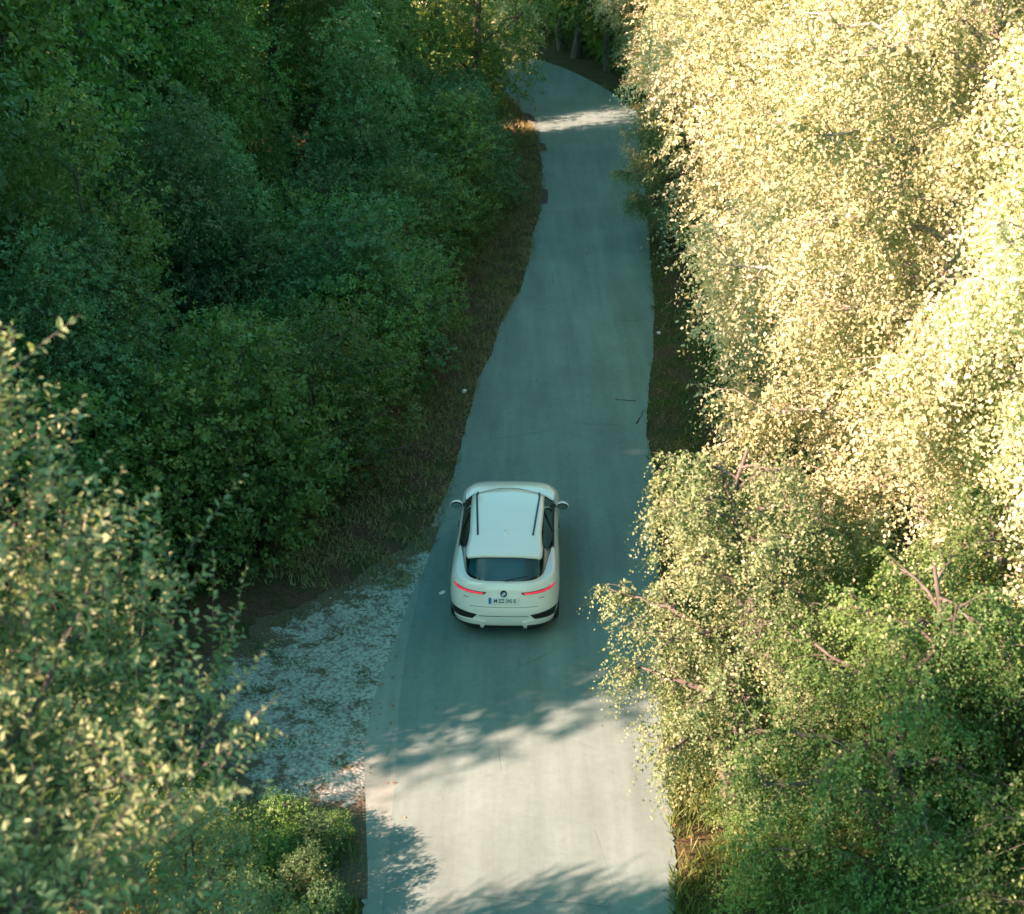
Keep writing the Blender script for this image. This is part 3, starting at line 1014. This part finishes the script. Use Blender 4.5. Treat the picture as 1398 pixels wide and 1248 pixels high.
# --- left middle storey, x -6..-12
for k in range(36):
    y = 24 + k * 1.6 + rl.uniform(-.5, .5)
    x = road_x(y, -1) - rl.uniform(5.8, 11.0)
    if abs(x / y + .15) < .035 and 30 < y < 52 or abs(y - .488 * x - 65.8) < 2.4: continue
    p = rl.randrange(4)
    put('understorey_tree', LOOK_F[p] + ' half height tree in the left wood ' + where(y), 'tree', FOREST[p], x, y, rl.uniform(.45, .60) * (1.25 if y > 44 else 1), rl.uniform(0, 6.28), 'understorey trees on the left')
# --- left front shrubs along the verge
y = 25.0
while y < 80:
    for row in range(2):
        p = rl.randrange(5)
        x = road_x(y, -1) - 3.0 - row * 2.2 + rl.uniform(-.35, .35) - (.8 if y < 27 else 0)
        if abs(y - .488 * x - 65.8) < 1.9: continue
        put('shrub', LOOK_B[p] + (' front shrub of the left hedge ' if row == 0 else ' shrub behind the left hedge ') + where(y), 'shrub', BUSH[p], x, y + rl.uniform(-.5, .5), rl.uniform(.8, 1.15), rl.uniform(0, 6.28),
            'shrubs along the left verge', 'foliage', 'stems')
    y += 1.9
for (x, y, s, wh) in [(-7.6, 22.4, 1.0, 'close behind the gravel lay-by'), (-6.3, 23.9, .95, 'at the far corner of the gravel lay-by'), (-9.5, 23.5, 1.2, 'two shrubs behind the gravel lay-by'), (-9.0, 26.2, 1.2, 'left of the hedge beside the car'), (-11, 29, 1.3, 'at the left picture edge above the sunlit shoots'),
               (-8.2, 20.6, .9, 'nearest the camera behind the lay-by'), (-11.5, 25.2, 1.3, 'hidden behind the sunlit left shoots'), (-12, 33, 1.3, 'at the left edge halfway up the picture'), (-10, 31, 1.2, 'inside the left wood level with the car')]:
    p = rl.randrange(5)
    put('shrub', LOOK_B[p] + ' shrub ' + wh, 'shrub', BUSH[p], x, y, s, rl.uniform(0, 6.28), 'shrubs behind the lay-by', 'foliage', 'stems')
# big old tree whose brown trunk shows high on the left
rbt = rs(150)
lbt = [(x_, y_, z_ + 2.5, r_q) for x_, y_, z_, r_q in tree_lobes(rbt, 14, 4.2, 7.2, 30, 1.0, 1.6, .9)]
OLD = (crown_mesh('old_crown', rbt, lbt, 5.2, .55, 8, .20, .12, M['leaf_forest'], up=.1, droop=.3), trunk_mesh('old_trunk', rbt, 17, .42, lbt, M['bark'], 2), 17)
put('old_tree', 'big old tree with a thick brown trunk showing high on the left of the picture', 'tree', OLD, -8.3, 53, 1.0, .5)
# spreading trees overhanging the road at the far left bend
put('overhanging_tree', 'spreading tree with sunlit tips leaning over the left side of the far bend', 'tree', FOREST[1], -1.5, 61.2, .82, 1.0)
put('overhanging_tree', 'leafy tree left of the bend with dark gaps under its crown', 'tree', FOREST[3], -5.6, 50, .66, 3.0)
put('overhanging_tree', 'farther leafy tree arching over the left edge where the road vanishes', 'tree', LIT[0], -2.0, 69, 1.0, 2.2)
put('overhanging_tree', 'dark tree on the inner side of the far bend', 'tree', FOREST[0], -5.0, 74.5, .9, 2.9)
put('overhanging_tree', 'dark rounded tree rising over the left hedge before the road bends', 'tree', FOREST[2], -4.6, 44, .62, 4.2)

# --- right side wood
for xi in range(7):
    for yi in range(17):
        y = 27 + yi * 4.0 + rl.uniform(-1, 1)
        near_ = 2.6 if y > 40 else 4.0
        x = road_x(min(y, 84), 1) + near_ + xi * 3.9 + rl.uniform(-.6, .6)
        if x > .38 * y + 5: continue
        if y > 40 and xi > 4: continue
        p = rl.randrange(3)
        first = xi == 0
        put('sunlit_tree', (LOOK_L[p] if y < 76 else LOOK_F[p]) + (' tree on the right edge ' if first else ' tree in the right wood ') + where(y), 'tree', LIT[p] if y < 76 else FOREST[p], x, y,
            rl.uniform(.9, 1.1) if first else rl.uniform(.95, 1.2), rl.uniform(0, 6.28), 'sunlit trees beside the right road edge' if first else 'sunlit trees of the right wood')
# trees and undergrowth closing the view behind the bend
for (x, y) in [(6.5, 87), (10, 92), (3.5, 93), (-1, 99), (-4, 104), (5, 98), (9.5, 84), (12, 86), (-10, 110), (14, 96), (-16, 112), (0, 108), (8, 106), (-9, 79), (-13, 84), (-17, 89), (-24, 90), (16, 104), (1.5, 103)]:
    p = rl.randrange(4)
    put('forest_tree', LOOK_F[p] + ' tree closing the view behind the far road bend', 'tree', FOREST[p], x, y, rl.uniform(.9, 1.1), rl.uniform(0, 6.28), 'trees behind the bend')
for (x, y) in [(5.6, 82), (4.2, 85), (2.2, 89.5), (.3, 92.5), (7.2, 80), (-3, 97), (7.5, 85), (5, 89), (2, 95), (8, 76), (8, 90), (-1, 96)]:
    p = rl.randrange(5)
    put('shrub', LOOK_B[p] + ' shrub on the outer side of the far road bend', 'shrub', BUSH[p], x, y, rl.uniform(.8, 1.1), rl.uniform(0, 6.28), 'shrubs behind the bend', 'foliage', 'stems')
# shrubs under the right trees
y = 27
while y < 82:
    p = rl.randrange(5)
    x = road_x(min(y, 84), 1) + 2.5 + rl.uniform(-.3, .4)
    put('shrub', LOOK_B[p] + ' shrub on the right verge ' + where(y), 'shrub', BUSH[p], x, y, rl.uniform(.5, .8), rl.uniform(0, 6.28), 'shrubs along the right verge', 'foliage', 'stems')
    y += 2.4

# --- big weeping birch on the right foreground
def weeping(name, seed, H, Rd, base, nbr, dens, leafL, leafW, hang, mat, sector=None):
    r = rs(seed)
    T = Tubes()
    tp = limb(r, (0, 0, -.3), (r.normal(0, .3), r.normal(0, .3), H * .95), 0, .03, 12)
    T.add(tp, np.linspace(.24, .03, 12) + np.array([.08] + [0] * 11), 9)
    O = []; D = []; tone = []; LN = []
    for i in range(nbr):
        u = (i + .5) / nbr
        z0 = base + (H * .93 - base) * u
        a = i * 2.399 + r.uniform(-.3, .3)
        if sector: a = sector[0] + (sector[1] - sector[0]) * ((i * .618) % 1)
        rd = Rd * (1 - .65 * u ** 1.6) * r.uniform(.6, 1.05)
        k = z0 / (H * .95) * 11; q = int(min(10, k)); st = tp[q] + (tp[q + 1] - tp[q]) * (k - q)
        en = st + np.array([math.cos(a) * rd, math.sin(a) * rd, rd * .35 * r.uniform(.3, 1.1)])
        br = limb(r, st, en, .16, .04, 9)
        T.add(br, np.linspace(.07 * (1 - u) + .03, .01, 9), 6)
        ns_ = int(7 * rd + 4)
        tb = r.uniform(.1, .7)
        for j in range(ns_):
            f = r.uniform(.22, 1.0)
            kk = f * 8; q = int(min(7, kk)); b = br[q] + (br[q + 1] - br[q]) * (kk - q)
            dirn = nrm(np.array([math.cos(a), math.sin(a), .15]) * .7 + r.normal(0, .6, 3))
            tl = r.uniform(.35, 1.0) * (1.2 - .4 * u)
            e = b + dirn * tl; e[2] -= tl * .15
            T.add(limb(r, b, e, .1, .05, 4), [.012, .009, .006, .004], 4)
            m = int(dens * tl)
            ff = r.uniform(.05, 1, m)[:, None]
            P = b + (e - b) * ff + r.normal(0, .05, (m, 3))
            O.append(P); D.append(nrm(dirn * .6 + np.array([0, 0, -.35]) + r.normal(0, .5, (m, 3))))
            tone.append(np.full(m, tb) + r.normal(0, .1, m)); LN.append(np.full(m, hang) * r.uniform(.5, 1.3, m))
    O = np.vstack(O); D = np.vstack(D); tone = np.concatenate(tone)
    V, F, tn, k, Ls, g_ = shoots(r, O, D, hang, 12, leafL, leafW, .9, tone0=tone, flat=.35, near=False)
    return mesh_np(name, V, F, mat, tone=tn), T.mesh(name + '_wood', M['bark_pale'])
BIRCH = weeping('birch_crown', 41, 13.2, 4.3, 3.2, 50, 24, .078, .056, .66, M['leaf_birch'])
BIRCH2 = weeping('birch_crown_small', 43, 8.2, 3.0, 1.6, 34, 16, .078, .056, .5, M['leaf_willow'])

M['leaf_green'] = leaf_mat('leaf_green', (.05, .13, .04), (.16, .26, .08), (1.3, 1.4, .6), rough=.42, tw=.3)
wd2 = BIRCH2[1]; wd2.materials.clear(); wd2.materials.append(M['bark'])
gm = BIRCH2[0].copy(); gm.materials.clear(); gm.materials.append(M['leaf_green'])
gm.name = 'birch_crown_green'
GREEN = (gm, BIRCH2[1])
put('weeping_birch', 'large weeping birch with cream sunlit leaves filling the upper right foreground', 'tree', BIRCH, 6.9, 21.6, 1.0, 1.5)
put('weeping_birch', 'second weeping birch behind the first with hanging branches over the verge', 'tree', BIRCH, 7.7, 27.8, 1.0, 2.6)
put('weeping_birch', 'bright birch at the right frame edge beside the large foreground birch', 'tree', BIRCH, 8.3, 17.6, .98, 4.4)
put('small_birch', 'small drooping birch whose thin branches hang over the right road edge beside the car', 'tree', BIRCH2, 3.25, 17.6, .74, 1.3)
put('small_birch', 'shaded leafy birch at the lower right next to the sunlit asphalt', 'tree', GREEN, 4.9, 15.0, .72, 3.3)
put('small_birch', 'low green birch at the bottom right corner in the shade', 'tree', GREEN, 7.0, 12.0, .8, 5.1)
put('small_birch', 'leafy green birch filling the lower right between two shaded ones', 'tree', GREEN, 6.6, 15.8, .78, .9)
put('small_birch', 'slender young birch leaning over the road at the right far ahead of the car', 'tree', BIRCH2, 5.0, 46.5, .62, 2.0)
for i, (x, y, s, b_, lab) in enumerate([(3.7, 17.0, .45, 3, 'bright yellow green bush on the right edge of the sunlit road'), (3.5, 15.2, .48, 0, 'low green bush at the bottom right edge of the asphalt'),
        (4.6, 13.6, .6, 2, 'green shrub at the lower right beneath the shaded birch'), (4.9, 24.5, .6, 2, 'low shrub on the right verge just above the drooping birch'),
        (3.6, 13.0, .5, 3, 'fresh green bush cut by the bottom edge of the picture at right'), (4.9, 18.8, .8, 4, 'large leaved shrub under the drooping birch beside the car'),
        (5.2, 21.4, .7, 1, 'bluish shrub between the big weeping birch and the road'), (6.0, 16.4, .9, 0, 'rounded green shrub behind the yellow green roadside bush')]):
    put('shrub', lab, 'shrub', BUSH[b_], x, y, s, i * 1.1, None, 'foliage', 'stems')

# --- near tree at left with upright shoots
def shoot_tree(seed, H, Rd, base, n_lobes, dens, slen, per, lL, lW):
    r = rs(seed)
    lb = tree_lobes(r, H * .93, Rd, base, n_lobes, .5, .85, .9)
    T = Tubes()
    tw = T
    me = crown_mesh('near_crown', r, lb, dens, slen, per, lL, lW, M['leaf_willow'], up=1.0, droop=.05, out=.7, near=True, twigs=tw, flat=.3)
    tp = limb(r, (0, 0, -.3), (.1, .1, H * .85), 0, .03, 9)
    T.add(tp, np.linspace(.17, .03, 9), 8)
    for (x, y, z, lr) in lb:
        z0 = max(.5, z - 1.4); T.add(limb(r, (0, 0, z0), (x, y, z), .1, .06, 6), np.linspace(.05, .01, 6), 5)
    return me, T.mesh('near_wood', M['bark'])
NEAR = shoot_tree(61, 10.9, 1.75, 5.2, 26, 9.5, .78, 16, .10, .045)
put('near_tree', 'tall tree close to the camera at the left edge with upright sunlit leafy shoots', 'tree', NEAR, -4.2, 9.3, 1.0, .7)
NEAR2 = shoot_tree(63, 7.0, 1.8, 1.2, 26, 13, .52, 12, .08, .036)
put('near_tree', 'shaded bushy tree at the lower left with a few leafy tips against the gravel', 'tree', NEAR2, -4.6, 10.6, 1.0, .2)
put('near_tree', 'small bushy willow growing between the near left trees and the gravel', 'tree', NEAR2, -3.5, 12.6, .56, 4.0)
put('near_tree', 'low leafy willow scrub at the bottom left corner of the picture', 'tree', NEAR2, -5.9, 12.6, .62, 2.2)

# low weeds by the left verge near the camera
for (x, y, s, rz) in [(-2.75, 16.3, .2, 0), (-3.3, 16.8, .24, 1), (-2.7, 15.4, .24, 2), (-3.3, 15.9, .28, 3), (-4.0, 16.5, .26, 1), (-4.7, 17.3, .28, 2), (-3.3, 14.9, .24, 3), (-2.5, 15.0, .18, .4), (-2.55, 16.9, .14, 1.4), (-3.8, 15.9, .2, 2.4), (-5.9, 18.3, .45, 4), (-6.6, 20.4, .5, 5),
                      (-4.1, 15.4, .36, 2.6), (-2.75, 14.4, .26, 2.1), (-5.1, 16.3, .42, .6), (-5.6, 17.4, .4, 3.3), (-6.4, 19.3, .5, 1.9)]:
    bp = rl.choice((1, 2, 4))
    put('low_bush', LOOK_B[bp] + (' ankle high bush touching the near left road edge' if x > -3 else ' knee high bush on the near left verge' if x > -4.5 else ' waist high bush at the lower left below the gravel'), 'bush',
        BUSH[bp], x, y, s, rz, 'low bushes on the near left verge', 'foliage', 'stems')

# ------------------------------------------------------------------ ground cover
def blades(name, pts, h, w, mat, rng, spread=.5):
    n = len(pts)
    P = np.concatenate([pts, gz(pts[:, 0], pts[:, 1])[:, None]], 1)
    D = nrm(np.concatenate([rng.normal(0, spread, (n, 2)), np.ones((n, 1))], 1))
    N = nrm(np.concatenate([rng.normal(0, 1, (n, 2)), np.full((n, 1), .3)], 1))
    V, F, k = leaf_geo(P, D, N, h * rng.uniform(.4, 1.2, n), w * rng.uniform(.6, 1.2, n), rng)
    me = mesh_np(name, V, F, mat, tone=np.repeat(rng.uniform(0, 1, n), k))
    o = link(name, me); o['kind'] = 'stuff'
    return o
def verge_pts(rng, n, side, y0, y1, d0, d1):
    y = rng.uniform(y0, y1, n)
    a = Lp if side < 0 else Rp
    x = np.interp(y, a[:700, 1], a[:700, 0]) + side * rng.uniform(d0, d1, n) ** 1.0
    # clump
    k = np.sin(x * 3.1 + np.sin(y * 1.7) * 2) * np.cos(y * 2.3 + x) + rng.normal(0, .5, n) > -.1
    return np.stack([x, y], 1)[k]
rg = rs(77)
def tagstuff(o, lab, cat):
    o['label'] = lab; o['category'] = cat
p = np.vstack([verge_pts(rg, 60000, -1, 24, 75, -.06, 3.2)])
tagstuff(blades('verge_grass', p, .22, .018, M['dry_grass'], rg), 'dry dull grass on the shaded left verge beside the asphalt', 'grass')
p = np.vstack([verge_pts(rg, 26000, 1, 12, 75, -.05, 2.8), verge_pts(rg, 16000, -1, 24, 75, .2, 3.4), verge_pts(rg, 30000, -1, 8, 17.0, .05, 4.5), verge_pts(rg, 16000, 1, 11, 20, -.06, 1.6)])
tagstuff(blades('verge_grass', p, .28, .022, M['grass'], rg), 'green grass along the right verge and the near left verge', 'grass')
# leaf litter
def litter(name, pts, size, mat, rng):
    n = len(pts)
    P = np.concatenate([pts, gz(pts[:, 0], pts[:, 1])[:, None] + .012], 1)
    D = nrm(np.concatenate([rng.normal(0, 1, (n, 2)), rng.normal(0, .25, (n, 1))], 1))
    N = nrm(np.concatenate([rng.normal(0, .3, (n, 2)), np.ones((n, 1))], 1))
    V, F, k = leaf_geo(P, D, N, size * rng.uniform(.5, 1.3, n), size * .7 * rng.uniform(.6, 1.2, n), rng)
    o = link(name, mesh_np(name, V, F, mat, tone=np.repeat(rng.uniform(0, 1, n), k))); o['kind'] = 'stuff'
    return o
p = np.vstack([verge_pts(rg, 26000, -1, 25, 75, -.05, 3.2), verge_pts(rg, 10000, 1, 11, 75, -.15, 2.5), verge_pts(rg, 1500, -1, 17, 75, -.7, .1), verge_pts(rg, 900, -1, 12, 75, -4.0, 0)])
tagstuff(litter('leaf_litter', p, .07, M['dead_leaf'], rg), 'brown fallen leaves scattered over both road verges', 'fallen leaves')
# gravel stones and weeds in the lay-by
def in_poly(P, poly):
    x, y = P[:, 0], P[:, 1]; ins = np.zeros(len(P), bool); j = len(poly) - 1
    for i in range(len(poly)):
        xi, yi = poly[i]; xj, yj = poly[j]
        c = ((yi > y) != (yj > y)) & (x < (xj - xi) * (y - yi) / (yj - yi + 1e-12) + xi)
        ins ^= c; j = i
    return ins
poly = list(GP) + [(-2.1, 26), (-2.4, 21), (-2.5, 18), (-2.3, 15.8)]
c = np.stack([rg.uniform(-5.8, -1.9, 14000), rg.uniform(15.6, 26.6, 14000)], 1)
c = c[in_poly(c, poly)]
c = c[(np.sin(c[:, 0] * 3.3 + np.cos(c[:, 1] * 2.1) * 2) * np.cos(c[:, 1] * 2.7) + rg.normal(0, .4, len(c))) > .05][:3500]
oct_v = np.array([(1, 0, 0), (0, 1, 0), (-1, 0, 0), (0, -1, 0), (0, 0, 1), (0, 0, -.3)], float)
oct_f = np.array([(0, 1, 4), (1, 2, 4), (2, 3, 4), (3, 0, 4), (1, 0, 5), (2, 1, 5), (3, 2, 5), (0, 3, 5)])
n = len(c); sz = rg.lognormal(-3.75, .45, n)
base = np.concatenate([c, gz(c[:, 0], c[:, 1])[:, None] + .012], 1)
ang = rg.uniform(0, 6.28, n); ca, sa = np.cos(ang), np.sin(ang)
vv = oct_v[None] * rg.uniform(.6, 1.3, (n, 6, 1)) * sz[:, None, None] * np.array([1, .8, .6])
vv = np.stack([vv[..., 0] * ca[:, None] - vv[..., 1] * sa[:, None], vv[..., 0] * sa[:, None] + vv[..., 1] * ca[:, None], vv[..., 2]], -1) + base[:, None]
ff = (oct_f[None] + (np.arange(n) * 6)[:, None, None]).reshape(-1, 3)
o = link('gravel_stones', mesh_np('gravel_stones', vv.reshape(-1, 3), ff, M['stone'])); o['kind'] = 'stuff'; tagstuff(o, 'loose pale gravel stones covering the roadside lay-by on the left', 'gravel')
c = np.stack([rg.uniform(-5.8, -1.9, 26000), rg.uniform(15.6, 26.6, 26000)], 1)
c = c[in_poly(c, poly)]
kk = np.sin(c[:, 0] * 4.1 + np.sin(c[:, 1] * 2.9) * 2) + np.cos(c[:, 1] * 5.3 + c[:, 0] * 2) + rg.normal(0, .5, len(c)) > 1.0
tagstuff(blades('gravel_weeds', c[kk], .09, .03, M['grass'], rg, 1.0), 'small weeds growing through the gravel lay-by', 'weeds')

# small things lying about
def pebble(name, x, y, r, mat, label, cat, z=.02):
    bm = bmesh.new(); bmesh.ops.create_icosphere(bm, subdivisions=2, radius=1)
    rr = random.Random(int(x * 100))
    for v in bm.verts: v.co = Vector((v.co.x * r[0], v.co.y * r[1], v.co.z * r[2])) * rr.uniform(.85, 1.15)
    me = bpy.data.meshes.new(name); bm.to_mesh(me); bm.free(); me.materials.append(mat)
    return thing(name, label, cat, (x, y, z), rr.uniform(0, 3), 1, None, me)
pebble('white_stone', -1.20, 33.9, (.09, .07, .06), M['stone_white'], 'small white stone on the left verge farther up the road than the car', 'stone', .03)
pebble('pale_leaf_scrap', -1.31, 23.9, (.085, .05, .006), M['stone_white'], 'pale scrap lying flat on the asphalt left of the car rear', 'litter', .016)
pebble('white_stone', 4.05, 38.2, (.06, .05, .05), M['stone_white'], 'tiny pale stone on the right verge under the drooping branches', 'stone', .03)
def stick(pts, r, label):
    T = Tubes(); T.add(limb(rs(int(abs(pts[0][0]) * 100)), pts[0], pts[1], 0, .05, 6), np.linspace(r, r * .5, 6) * .6, 5)
    o = link('fallen_twig', T.mesh('fallen_twig', M['branch_dead'])); o['label'] = label; o['category'] = 'twig'
stick([(2.55, 33.4, .03), (3.05, 33.3, .03)], .025, 'dark twig lying on the asphalt near the right road edge')
stick([(2.95, 31.9, .03), (3.2, 32.7, .04)], .03, 'short dark branch at the crumbling right edge of the asphalt')
